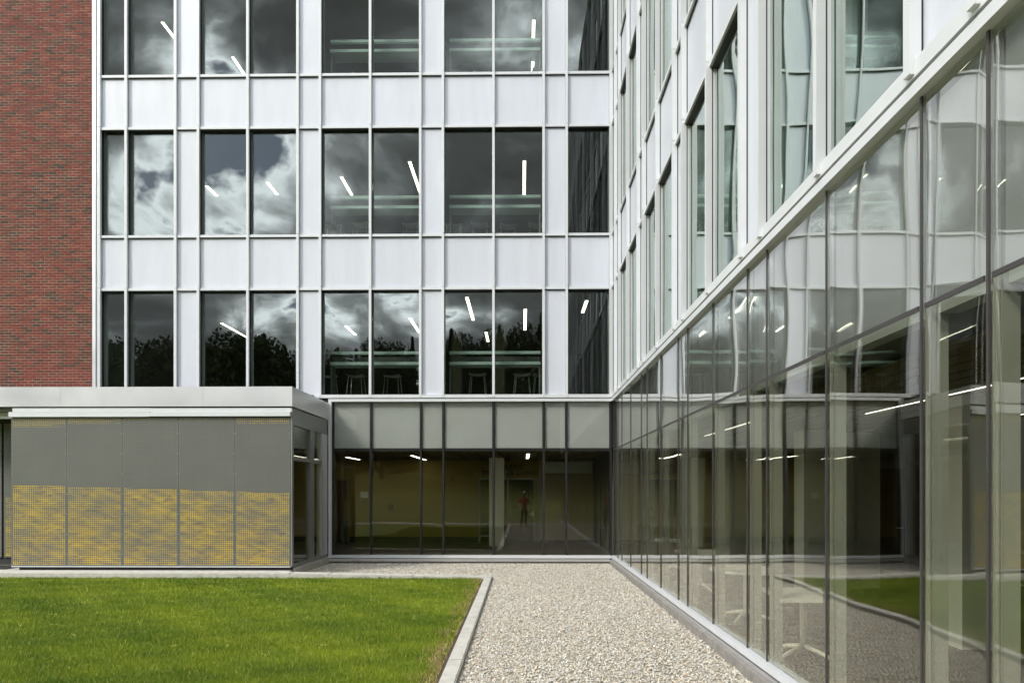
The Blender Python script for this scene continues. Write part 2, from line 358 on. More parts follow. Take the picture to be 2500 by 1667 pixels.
# ledge, jambs and sill of the ground floor glazing
XJ0, XJ1 = X_at(803, YB), X_at(810.5, YB)
for a, b, dd in ((0, 1, 0), (1, 2, .002), (2, 3, 0), (3, 4, .002)):
    s0 = XJ0-.35+(W-.04-XJ0+.35)*a/4; s1 = XJ0-.35+(W-.04-XJ0+.35)*b/4
    cwbox('rear', 'ledge', s0, s1-.004, -.09, .075+dd, 4.083, 4.164, FRAME, rear)
cwbox('rear', 'ledge_trim', XJ0-.35, W-.06, -.05, .05, 4.066, 4.083, BACKD, rear)
cwbox('rear', 'head_frame', XJ0, W-.05, -.12, .06, 3.995, 4.066, FRAME, rear)
cwbox('rear', 'jamb_frame', XJ0, XJ1, -.12, .06, .205, 3.995, FRAME, rear)
cwbox('rear', 'sill_frame', XJ0, W-.05, -.12, .06, .135, .205, FRAME, rear)
cwbox('rear', 'sill_trim', XJ0, W-.04, -.12, .035, .118, .135, BACKD, rear)
cwbox('rear', 'base_flashing', XJ0+.0, W-.09, -.1, .065, .055, .118, SILVER, rear)
cwbox('rear', 'footing', XP, W-.03, -.2, .03, -.2, .055, CONCD, rear)
ys_ = [SY0+(YB-.08-SY0)*k/6 for k in range(7)]
for a, b in zip(ys_[:-1], ys_[1:]):
    cwbox('side', 'ledge', a, b-.004, -.09, .055, 4.086, 4.185, FRAME, side)
    cwbox('side', 'sill_frame', a, b-.003, -.1, .045, .147, .212, FRAME, side)
    cwbox('side', 'footing', a, b-.006, -.2, .10, -.2, .10, CONCD, side, .006)
cwbox('side', 'ledge_trim', SY0, YB-.08, -.05, .03, 4.068, 4.086, BACKD, side)
cwbox('side', 'head_frame', SY0, YB-.06, -.12, .048, 3.995, 4.068, FRAME, side)
cwbox('side', 'sill_trim', SY0, YB-.06, -.1, .02, .13, .147, BACKD, side)
cwbox('side', 'base_flashing', SY0, YB-.06, -.1, .05, .10, .13, SILVER, side)
# ground floor glazing: dark flush mullions, spandrel lights above, vision glass below
ZM0, ZM1 = 2.795, 2.822
def lower(frame, bounds, parent, gl, gs):
    n = len(bounds)
    for i in range(n-1):
        u0, u1 = bounds[i], bounds[i+1]
        e0, e1 = u0+.012, u1-.012
        cwpane(frame, e0, e1, -.022, ZM1-.012, 3.99, gs, parent, .0008 if frame == 'rear' else .0022, (i*3) % 5)
        cwpane(frame, e0, e1, -.022, .215, ZM0+.012, gl, parent, .0010 if frame == 'rear' else .0022, (i*3+1) % 5)
        cwbox(frame, 'shadow_box', u0+.036, u1-.036, -.12, -.06, ZM1+.03, 3.985, SPAND, parent)
        cwbox(frame, 'transom', u0+.03, u1-.03, -.008, .001, ZM0, ZM1, DARKM if frame == 'rear' else BRONZE, parent)
        cwbox(frame, 'inner_transom', u0+.036, u1-.036, -.19, -.075, ZM0-.03, ZM1+.03, INTM if frame == 'side' else DARKM, parent)
    for i, u in enumerate(bounds):
        hw = .022 if frame == 'rear' else .009
        cwbox(frame, 'mullion', u-hw, u+hw, -.008, .003, .212, 3.992, DARKM if frame == 'rear' else BRONZE, parent)
        if frame == 'side':
            for q in (-1, 1): cwbox(frame, 'pane_spacer', u+q*.0125, u+q*.027, -.044, -.037, .22, 3.985, SILVER, parent)
        cwbox(frame, 'inner_mullion', u-.03, u+.03, -.135, -.045, .212, 3.99, INTM if frame == 'side' else DARKM, parent)
lower('rear', [XJ1+.01]+[X_at(p, YB) for p in (904.8, 1027, 1082, 1205, 1327.6, 1383)]+[W-.055], rear, GLASS_LO, GLASS_SP)
lower('side', sb[:-1]+[YB-.05], side, GLASS_LOR, GLASS_SPR)
# corner trim against the bricks
box('corner_trim', X_at(228, YB), X_at(236, YB), YB-.05, YB+.3, 3.5, PARA, SILVER, rear)
box('corner_trim', X_at(236.6, YB), X_at(242.5, YB), YB-.02, YB+.3, 3.5, PARA, SILVER, rear)
# slabs, inner walls, roofs
RX0 = X_at(236, YB)+.02
for z0, z1 in ((2.88, 4.09), (6.79, 8.06), (10.79, 12.04), (14.78, 16.1)):
    box('floor_slab', RX0, 2.30, 17.12, 26, z0, z1, CEIL, rear)
    box('floor_slab', W+.25, 13, SY0+.2, 16.9, z0, z1, CEIL, side)
for z0, z1 in ((4.09, 6.79), (8.06, 10.79), (12.04, 14.78)):
    box('interior_wall', RX0, 2.30, 25.0, 25.2, z0, z1, UPWALL, rear)
    box('interior_wall', RX0-.2, RX0, 17.12, 26, z0, z1, UPWALL, rear)
    box('interior_wall', 11.5, 11.7, SY0+.2, 16.9, z0, z1, UPWALL, side)
box('roof', RX0, 2.30, 17.0, 26, 16.1, 16.4, CEIL, rear); box('roof', W+.25, 13, SY0+.2, 16.9, 16.1, 16.4, CEIL, side)
box('end_wall', 2.32, 2.5, 17.0, 26, 0, PARA, UPWALL, rear)
box('party_wall', 2.5, 13, 16.92, 17.0, 4.09, PARA, UPWALL, rear)
box('end_wall', W+.1, 13, SY0-.1, SY0+.2, 0, PARA, WHITE, side)
box('back_wall', 13, 13.2, SY0+.2, 17.0, 0, PARA, GREYP, side)
box('parapet_cap', W-.1, W+.3, SY0-.1, YB-.1, PARA, PARA+.06, FRAME, side); box('parapet_cap', rb[0]-.3, W-.12, YB-.1, YB+.3, PARA, PARA+.06, FRAME, rear)
setp(box('interior_floor', -18, 13, 17.07, 26, -.1, .12, FLOORI), kind='structure')
setp(box('interior_floor', W+.21, 13, SY0+.2, 17.065, -.1, .118, FLOORI), kind='structure')
# ground floor hall behind the rear glazing
box('interior_wall', -18, 2.31, 22.4, 22.6, .12, 2.88, PLASTER, rear)
box('interior_wall', X_at(1316, 22.2), 2.31, 22.0, 22.2, .12, 2.795, TAUPE, rear)
box('bulkhead', X_at(1330, 21.9), X_at(1445, 21.9), 21.7, 21.99, 2.36, 2.72, SPAND, rear)
box('skirting', -9, X_at(1168, 22.37), 22.37, 22.398, .12, .30, BASEM, rear); box('skirting', X_at(1316, 22.2)+.002, 2.31, 21.97, 21.998, .12, .22, BASEM, rear)
k = -9.4
while k < 2.1:
    box('ceiling_slat', k, k+.17, 17.2, 22.39, 2.80, 2.84, CEILG, rear); k += .21
colx = [(1194, 1230), (1060, 1092)]
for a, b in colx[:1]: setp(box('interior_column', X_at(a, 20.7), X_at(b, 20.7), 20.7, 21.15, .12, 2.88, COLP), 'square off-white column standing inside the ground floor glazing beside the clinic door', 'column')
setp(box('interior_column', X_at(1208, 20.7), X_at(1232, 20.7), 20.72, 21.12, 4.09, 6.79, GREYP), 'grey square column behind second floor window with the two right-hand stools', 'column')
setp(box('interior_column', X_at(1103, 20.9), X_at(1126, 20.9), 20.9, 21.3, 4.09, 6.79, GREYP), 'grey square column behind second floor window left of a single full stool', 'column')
# clinic door set
dy = 22.33
door = thing('glazed_door', 'dark glass door and side light in a pale frame under the athletic training clinic lettering', 'door', (X_at(1245, dy), dy, .12))
dl = [X_at(p, dy) for p in (1170.5, 1240.5, 1305, 1313)]
zt = Z_at(1166, 0, dy)
for a in dl: box('door_frame', a-.03, a+.03, dy-.04, dy+.06, .12, zt, STORE, door)
for a, b in zip(dl[:-1], dl[1:]): box('door_frame', a+.03, b-.03, dy-.04, dy+.06, zt-.06, zt, STORE, door)
box('door_frame', dl[0]+.03, dl[1]-.03, dy-.04, dy+.06, .30, .36, STORE, door)
for a, b in zip(dl[:2], dl[1:3]): box('door_glass', a+.03, b-.03, dy-.005, dy+.01, .14, zt-.06, DOORG, door)
mh = MB(); mh.tube([(0, 0, 0), (0, -.07, 0), (-.12, -.07, 0)], .012); mh.box(-.03, .03, -.012, 0, -.09, .09); mh.obj('handle', CHROME, (dl[2]-.06, dy-.042, 1.05), door)
sign = thing('wall_lettering', 'dark capital letters reading ATHLETIC TRAINING CLINIC on the wall above the glass door', 'sign', (X_at(1248, 22.39), 22.39, 2.3))
def text(body, size, loc, parent):
    cu = bpy.data.curves.new('text', 'FONT'); cu.body = body; cu.size = size; cu.align_x = 'CENTER'; cu.extrude = .006; cu.space_character = 1.15; cu.offset = .004
    o = bpy.data.objects.new('t', cu); C.objects.link(o); dg = bpy.context.evaluated_depsgraph_get(); me = bpy.data.meshes.new_from_object(o.evaluated_get(dg))
    bpy.data.objects.remove(o); me.transform(Matrix.Rotation(R(90), 4, 'X')); me.materials.clear(); me.materials.append(LETTER)
    return link('lettering', me, loc, parent)
text('ATHLETIC', .20, (X_at(1240, 22.39), 22.388, Z_at(1144.5, 0, 22.39)), sign); text('TRAINING CLINIC', .20, (X_at(1245, 22.39), 22.388, Z_at(1158.5, 0, 22.39)), sign)
setp(box('wall_notice', X_at(880, 22.39), X_at(899, 22.39), 22.385, 22.398, Z_at(1215, -5, 22.39), Z_at(1200, -5, 22.39), TABLE), 'small pale notice on the wall at the left of the ground floor hall', 'notice')
setp(box('wall_box', X_at(948, 22.39), X_at(958, 22.39), 22.36, 22.398, Z_at(1243, -4, 22.39), Z_at(1231, -4, 22.39), BASEM), 'small dark square box fixed to the beige hall wall', 'wall box')
db = thing('brown_door', 'dark brown door at the left end of the ground floor hall', 'door', (X_at(830, 22.3), 22.33, .12))
box('door_leaf', X_at(822, 22.3), X_at(846, 22.3), 22.34, 22.39, .12, 2.15, WOOD, db); box('door_frame', X_at(846, 22.3), X_at(851, 22.3), 22.33, 22.395, .12, 2.2, STORE, db); box('door_frame', X_at(817, 22.3), X_at(822, 22.3), 22.33, 22.395, .12, 2.2, STORE, db)
bn = thing('litter_bin', 'black upright litter bin standing by the brown hall door', 'bin', (X_at(840, 21.6), 21.6, .12))
box('bin_body', X_at(834, 21.6), X_at(847, 21.6), 21.5, 21.7, .12, .80, BASEM, bn, .01); box('bin_lid', X_at(832, 21.6), X_at(849, 21.6), 21.48, 21.72, .80, .86, BASEM, bn, .01)

# ------------------------------------------------------------------ strip lights behind the windows
def strip(pa, pb, zc, label, m=LIGHT, wd=.08):
    """pa, pb: near and far end in the photo, zc: height of the lamp underside"""
    def pt(p):
        a = math.atan((p[0]-1250)/1667)-TH; k = (zc-EYE)*1667/(1200-p[1])       # depth along the axis
        Y = k/(math.cos(TH)-math.tan(a)*math.sin(TH)); return Y*math.tan(a), Y
    (xa, ya), (xb, yb) = pt(pa), pt(pb); x = (xa+xb)/2
    if yb < ya: ya, yb = yb, ya
    t = thing('strip_light', label, 'ceiling light', (x, (ya+yb)/2, zc), 'linear ceiling lights')
    box('light_housing', x-wd/2-.008, x+wd/2+.008, ya-.01, yb+.01, zc+.006, zc+.07, STORE, t)
    box('diffuser', x-wd/2, x+wd/2, ya, yb, zc, zc+.006, m, t)
F2, F3, F4 = 6.70, 10.70, 14.68
for a in (
    ((541, 789), (617, 832), F2, 'long slanted strip light crossing a mullion behind the third second-floor window'),
    ((843, 796), (869, 818), F2, 'short slanted strip light in the second-floor window above two left stools'),
    ((1000, 777), (1025, 813), F2, 'slanted strip light beside the narrow panel above the lone stool on second floor'),
    ((1139, 726), (1156, 782), F2, 'steep strip light against pale cloud on the second floor'),
    ((1186, 811), (1192, 834), F2, 'small distant strip light behind dark reflected trees on second floor'),
    ((1282, 755), (1282, 806), F2, 'upright strip light against the reflected blue sky on second floor'),
    ((1434, 734), (1421, 764), F2, 'strip light leaning right in the dark corner window of the second floor'),
    ((503, 454), (530, 479), F3, 'slanted strip light in the third-floor window left of the brightest cloud'),
    ((653, 446), (676, 475), F3, 'slanted strip light over the brightest reflected cloud on third floor'),
    ((833, 432), (859, 477), F3, 'short slanted strip light in the third-floor window above left counter'),
    ((1000, 395), (1028, 478), F3, 'long slanted strip light ending at the narrow panel on third floor'),
    ((1281, 393), (1279, 484), F3, 'long upright strip light in the third-floor window right of centre'),
    ((396, 55), (432, 102), F4, 'slanted strip light in the second window of the top visible floor'),
    ((568, 140), (596, 182), F4, 'slanted strip light low in the third window of the top visible floor'),
    ((1303, 50), (1302, 100), F4, 'upper upright strip light of the top visible floor'),
    ((1301, 146), (1300, 177), F4, 'lower upright strip light just above the sill of the top visible floor')): strip(*a)
for a in (((848, 1116), (875, 1122), 2.79, 'slanted white strip light in the left bay of the ground floor hall'),
          ((1006, 1112), (1038, 1123), 2.79, 'slanted white strip light crossing a dark mullion of the ground floor hall'),
          ((1289, 1108), (1288, 1119), 2.79, 'short upright white strip light above the clinic door lettering')): strip(*a, m=LIGHTW)
def strip2(x, y0, y1, z, label):
    t = thing('strip_light', label, 'ceiling light', (x, (y0+y1)/2, z), 'linear ceiling lights')
    box('light_housing', x-.014, x+.014, y0-.01, y1+.01, z+.006, z+.06, STORE, t); box('diffuser', x-.007, x+.007, y0, y1, z, z+.006, LIGHTT, t)
for x, y0, y1, lab in ((3.2, 9.5, 12, 'thin strip light inside the side glazing above the far round table'), (4.3, 5.0, 8.6, 'long thin strip light running inside the side glazing above the trapezoid table'),
                       (6.3, 8.2, 10.6, 'thin strip light deep inside the side building near the pale partition')):
    strip2(x, y0, y1, 2.74, lab)

# ------------------------------------------------------------------ bar counters and stools on the upper floors
def stool_meshes():
    seat = MB(); seat.grid(lambda u, v: ((u-.5)*.44, (v-.5)*.36, .035*(2*u-1)**2+.012*(2*v-1)**2), 8, 5); seat.grid(lambda u, v: ((.5-u)*.44, (v-.5)*.36, .035*(2*u-1)**2+.012*(2*v-1)**2-.012), 8, 5)
    legs = []
    for sx_ in (-1, 1):
        for sy_ in (-1, 1):
            g = MB(); g.tube([(sx_*.17, sy_*.13, .74), (sx_*.235, sy_*.20, 0)], .0095, 6); legs.append(g)
    rails = []
    for a, b in (((-.217, -.18, .19), (.217, -.18, .19)), ((-.217, .18, .15), (.217, .18, .15))):
        g = MB(); g.tube([a, b], .011, 6); rails.append(g)
    for sx_ in (-1, 1):
        g = MB(); g.tube([(sx_*.21, -.172, .25), (sx_*.21, .172, .25)], .008, 6); rails.append(g)
    back = MB(); back.tube([(-.21, .16, .75), (-.20, .20, .86), (-.10, .225, .90), (.10, .225, .90), (.20, .20, .86), (.21, .16, .75)], .008, 6)
    return seat.mesh(TABLE, True), [g.mesh(CHROME, True) for g in legs], [g.mesh(CHROME, True) for g in rails], back.mesh(CHROME, True)
SEAT, LEGS, RAILS, BACKR = stool_meshes()
def stool(x, y, z, label, rz=0):
    t = thing('bar_stool', label, 'stool', (x, y, z), 'white bar stools at the window counters')
    link('seat', SEAT, (x, y, z+.745), t)
    for g in LEGS: link('leg', g, (x, y, z), t)
    for g in RAILS: link('footrail', g, (x, y, z), t)
    t.rotation_euler[2] = rz
for fl, z0, word in ((0, 4.09, 'second'), (1, 8.06, 'third'), (2, 12.04, 'top')):
    for c0, c1, wd in ((783, 1027, 'left'), (1082, 1327, 'right')):
        a, b = X_at(c0, YB)+.1, X_at(c1, YB)-.06
        bc = thing('bar_counter', 'pale green %s bar counter with upper rail along the %s visible floor windows' % (wd, word), 'counter', ((a+b)/2, 17.45, z0))
        mid = (a+b)/2
        box('counter_top', a, b, 17.30, 17.75, z0+.90, z0+.975, COUNTER, bc, .004); box('upper_rail', a, b, 17.36, 17.44, z0+1.185, z0+1.255, COUNTER, bc, .004)
        box('front_board', a, b, 17.72, 17.75, z0+.975, z0+1.18, UPWALL, bc)
        for q in (a+.02, b-.02): box('counter_bracket', q-.02, q+.02, 17.38, 17.72, z0, z0+.90, STORE, bc)
st = {4.09: [(800, 'second floor stool cut off by the mullion at far left of the counter'), (868, 'second floor stool with all four legs in the first counter window'), (957, 'second floor stool alone in its window between mullion and narrow panel'),
             (1167, 'second floor stool standing left of the grey column'), (1275, 'second floor stool standing right of the grey column'), (1322, 'second floor stool half hidden by the mullion at the right end')],
      8.06: [(818, 'third floor stool under the left end of the counter'), (885, 'third floor stool beside first mullion of the left counter'), (1005, 'third floor stool at the right end of the left counter'), (1108, 'third floor stool at the left end of the right counter'),
             (1172, 'third floor stool second along the right counter'), (1240, 'third floor stool third along the right counter'), (1310, 'third floor stool at the right end of the right counter')],
      12.04: [(812, 'top floor stool at the left end of the left counter'), (880, 'top floor stool beside first mullion of the left counter'), (1000, 'top floor stool at the right end of the left counter'), (1175, 'top floor stool left of the window mullion at the right counter'),
              (1265, 'top floor stool below the lower upright strip light'), (1318, 'top floor stool at the right end of the right counter')]}
for z, lst in st.items():
    for px, lab in lst: stool(X_at(px, 18.1), 18.1+.1*math.sin(px), z, lab, .12*math.sin(px*3.3))

# ------------------------------------------------------------------ furniture behind the side glazing
def table(x, y, label, rnd=False, sx_=.66, sy_=.85, legang=.4, outline=None):
    t = thing('meeting_table', label, 'table', (x, y, .12), 'white pedestal tables')
    top = MB()
    if rnd:
        n = 28; ring = [(sx_*.5*math.cos(6.2832*k/n), sy_*.5*math.sin(6.2832*k/n)) for k in range(n)]
    else: ring = [(-sx_/2, -sy_/2), (sx_/2, -sy_/2), (sx_/2, sy_/2), (-sx_/2, sy_/2)]
    if outline: ring = [(a-x, b-y) for a, b in outline]
    n = len(ring); top.v = [(a, b, 0) for a, b in ring]+[(a, b, .03) for a, b in ring]
    top.f = [tuple(range(n))[::-1], tuple(range(n, 2*n))]+[(i, (i+1) % n, n+(i+1) % n, n+i) for i in range(n)]
    top.obj('tabletop', TABLE, (x, y, .76), t)
    p = MB(); p.tube([(0, 0, .10), (0, 0, .64)], .035, 12); p.obj('pedestal', TABLE, (x, y, .12), t, True)
    for k in range(4):
        a = legang+k*math.pi/2; g = MB(); c, s = math.cos(a), math.sin(a)
        g.tube([(.02*c, .02*s, .13), (.18*c, .18*s, .10), (.37*c, .37*s, .045)], .026, 8, .017); g.tube([(.36*c, .36*s, .05), (.36*c, .36*s, 0)], .014, 6); g.obj('foot', TABLE, (x, y, .12), t, True)
def chair(x, y, label, rz):
    t = thing('side_chair', label, 'chair', (x, y, .12), 'white shell chairs')
    ca, sa = math.cos(rz), math.sin(rz)
    def rot(b):
        b.v = [(p[0]*ca-p[1]*sa, p[0]*sa+p[1]*ca, p[2]) for p in b.v]; return b
    s = MB(); prof = [(-.21, .44), (-.05, .425), (.12, .43), (.19, .47), (.22, .56), (.235, .68), (.245, .80)]
    fn = lambda off: (lambda u, v: ((u-.5)*.44*(1-.25*max(0, v-.7)), (lambda q: prof[min(5, int(q))][0]*(1-(q-min(5, int(q))))+prof[min(5, int(q))+1][0]*(q-min(5, int(q))))(v*6)-.03*(2*u-1)**2*0,
                                      (lambda q: prof[min(5, int(q))][1]*(1-(q-min(5, int(q))))+prof[min(5, int(q))+1][1]*(q-min(5, int(q))))(v*6)+.02*(2*u-1)**2+off))
    s.grid(fn(0), 6, 12); s.grid(lambda u, v: fn(-.012)(1-u, v), 6, 12); rot(s).obj('shell', TABLE, (x, y, .12), t, True)
    for q in (-1, 1):
        g = MB(); g.tube([(q*.17, -.14, .42), (q*.22, -.22, .01), (q*.22, .22, .01), (q*.17, .10, .43)], .0075, 6); rot(g).obj('leg', CHROME, (x, y, .12), t, True)
    g = MB(); g.tube([(-.18, .0, .40), (.18, .0, .40)], .007, 6); rot(g).obj('stretcher', CHROME, (x, y, .12), t, True)
table(2.78, 6.78, 'white trapezoid pedestal table close behind the side glazing', False, .66, .8, .55, [(2.36, 6.28), (2.74, 6.25), (3.08, 7.05), (2.46, 7.05)])
table(2.86, 8.75, 'white round table close behind the side glazing, nearer than the two far ones', True, .9, .9, .9)
table(2.95, 11.3, 'white square table further back behind the side glazing', False, .7, .8, .3)
table(3.1, 14.0, 'small white table at the far corner end of the side glazing', False, .7, .8, .7)
table(8.3, 11.9, 'white pedestal table deep in the room by the perforated panel reflection', True, 1.05, 1.05, .6)
chair(7.55, 12.2, 'white shell chair left of the deep table', -1.2); chair(8.95, 11.5, 'white shell chair at the right of the deep table', 1.7)
pass
# inner partition with pale end, brown door, grey wall
box('interior_wall', 5.52, 6.12, 11.75, 12.3, .12, 2.88, COLP, side)
box('interior_wall', 6.12, 12.9, 12.9, 13.05, .12, 2.88, GREYP, side); box('interior_wall', 2.7, 12.9, 16.5, 16.65, .12, 2.88, TAUPE, side)
box('interior_wall', 2.5, 2.7, 16.45, 16.8, .12, 2.88, PLASTER, side)
bd = thing('brown_door', 'brown wooden door beside the pale partition inside the side building', 'door', (6.75, 12.86, .12))
box('door_leaf', 6.28, 7.15, 12.84, 12.89, .12, 2.2, WOOD, bd); box('door_frame', 7.15, 7.22, 12.82, 12.895, .12, 2.26, STORE, bd); box('door_frame', 6.2, 6.28, 12.82, 12.895, .12, 2.26, STORE, bd)
hb = MB(); hb.tube([(0, 0, 0), (0, -.06, 0), (-.11, -.06, 0)], .012); hb.obj('handle', CHROME, (7.07, 12.838, 1.1), bd)
setp(box('wall_sign', 7.42, 7.66, 12.85, 12.895, 1.45, 1.75, ORANGE), 'small orange square plate on the grey wall beside the brown door', 'plate')
for i, y in enumerate((3.2, 7.2, 11.2, 15.2)):
    setp(box('interior_column', 4.6, 5.0, y, y+.4, .12, 2.88, COLP), ('pale square column inside the side building, %s along the glazing' % ('nearest the camera', 'second', 'third', 'farthest')[i]), 'column', 'square columns inside the side building')
k = 3.0
while k < 12.8:
    box('ceiling_slat', k, k+.19, SY0+.3, 16.6, 2.78, 2.82, CEILG, side); k += .24

# ------------------------------------------------------------------ brick wing
bx1 = X_at(227, YB)
bw = thing('brick_wing', 'red and brown brick wall at the left edge above the flat metal roof', 'building', (-14, YB, 0))
box('mortar_wall', -22, bx1, YB-.004, YB+.4, 0, PARA+.2, MORTAR, bw)
BL, BH, PL, PH = .193, .0565, .203, .0677
pal = np.array([(.185, .032, .022), (.160, .034, .024), (.205, .045, .028), (.135, .040, .028), (.112, .038, .026), (.094, .036, .025), (.072, .033, .024), (.055, .032, .025)])
pw_ = np.array([.24, .20, .12, .14, .12, .09, .06, .03])
vm = []
bv = []
for j in range(24):
    me = bpy.data.meshes.new('brick'); x, y, z = BL/2, .045, BH/2
    me.from_pydata([(-x, -y, -z), (x, -y, -z), (x, y, -z), (-x, y, -z), (-x, -y, z), (x, -y, z), (x, y, z), (-x, y, z)], [], [(0, 3, 2, 1), (4, 5, 6, 7), (0, 1, 5, 4), (1, 2, 6, 5), (2, 3, 7, 6), (3, 0, 4, 7)])
    a = me.color_attributes.new('Col', 'FLOAT_COLOR', 'POINT'); a.data.foreach_set('color', np.tile(np.append(pal[j % 8]*(.78, .88, 1.0)[j//8], 1), 8).astype(np.float32)); me.materials.append(BRICK); bv.append(me)
spots = []
for r in range(int((PARA-3.2)/PH)):
    z = 3.25+r*PH+BH/2; x = bx1-.004-(PL/2 if r % 2 else 0)
    if r % 2: spots.append((bx1-.004-.046, z, .093))
    while x > -15.4: spots.append((x-BL/2, z, BL)); x -= PL
spots.sort(key=lambda s: (s[0]+.0)**2+YB**2+(s[1]-EYE)**2 + (1e6 if (s[1] < 3.86 or s[2] < .15) else 0))
def bcol(x, z):
    band = .5+.5*math.sin(z*1.9+math.sin(x*1.3))+.35*math.sin(x*2.3+z*.7)
    p = pw_.copy(); p[:3] *= 1+.8*band*.6; p[4:] *= 1.35-.5*band; p /= p.sum(); return int(RNG.choice(8, p=p))
rest = []
for i, (x, z, ln) in enumerate(spots):
    d = RNG.uniform(-.0025, .0025)
    if i < 300: link('brick', bv[bcol(x, z)+8*int(RNG.integers(0, 3))], (x, YB+.0425+d-.045+.04, z), bw)
    else: rest.append((x, z, ln, d, bcol(x, z)))
rv = []; rf = []; rc = []
for x, z, ln, d, c in rest:
    b = len(rv); X0, X1, y0, y1, z0, z1 = x-ln/2, x+ln/2, YB-.0075+d, YB+.07, z-BH/2, z+BH/2
    rv += [(X0, y0, z0), (X1, y0, z0), (X1, y1, z0), (X0, y1, z0), (X0, y0, z1), (X1, y0, z1), (X1, y1, z1), (X0, y1, z1)]
    rf += [(b, b+3, b+2, b+1), (b+4, b+5, b+6, b+7), (b, b+1, b+5, b+4), (b+1, b+2, b+6, b+5), (b+2, b+3, b+7, b+6), (b+3, b, b+4, b+7)]; rc += [tuple(pal[c]*RNG.uniform(.76, 1.0))]*8
o = link('brickwork', np_mesh('brickwork', np.array(rv)-np.array([-14, YB, 0]), np.array(rf), BRICK, np.array(rc)), (-14, YB, 0), bw); o['kind'] = 'stuff'

# ------------------------------------------------------------------ pavilion with perforated screen
pv = thing('entrance_pavilion', 'low flat roofed pavilion with grey and yellow perforated metal screen and silver fascia', 'building', (-8, YPF, 0))
zf1, zf0 = Z_at(944, XP, YPF), Z_at(992, XP, YPF)
xl = X_at(27, YPF); xr = X_at(709, YPF)
fx = [XP+.02, X_at(498, YPF), X_at(151, YPF), -13.6, -17, -20]
for a, b in zip(fx[:-1], fx[1:]): box('fascia', b+.003, a, YPF-.05, YPF+.0, zf0, zf1, SILVER, pv)
box('fascia', XP-.03, XP+.018, YPF+.003, YB-.066, zf0, zf1, SILVER, pv)
box('roof', -20, XP-.035, YPF+.003, YB-.1, zf0+.02, zf1-.03, GREY, pv)
for a, b, z0, z1, yo in ((X_at(33, YPF), X_at(370, YPF), Z_at(1004.5, XP, YPF), Z_at(995.5, XP, YPF), .0), (X_at(370.8, YPF), X_at(713, YPF), Z_at(1005.5, XP, YPF), Z_at(996, XP, YPF), .0),
                     (X_at(25, YPF), X_at(364, YPF), Z_at(1017, XP, YPF), Z_at(1005, XP, YPF), -.02), (X_at(364.6, YPF), X_at(710, YPF), Z_at(1016.2, XP, YPF), Z_at(1005.8, XP, YPF), -.025)):
    box('screen_flashing', a, b, YPF-.035+yo, YPF+.05, z0+.002, z1, FRAME, pv)
box('screen_flashing', -20, X_at(30, YPF)-.01, YPF+.3, YPF+.36, Z_at(1017, XP, YPF), zf0+.018, SILVER, pv)
box('soffit', -20, XP-.04, YPF+.05, YB-.1, 3.46, 3.50, GREY, pv)
pz0, pz1 = .215, Z_at(1018, XP, YPF)
bnd = [xl+(xr-xl)*k/5 for k in range(6)]; bnd = [xl, X_at(162.5, YPF), X_at(298, YPF), X_at(435.5, YPF), X_at(573, YPF), xr]
ZL = lambda x: 1.925+(x-xl)/(xr-xl)*(1.745-1.925)
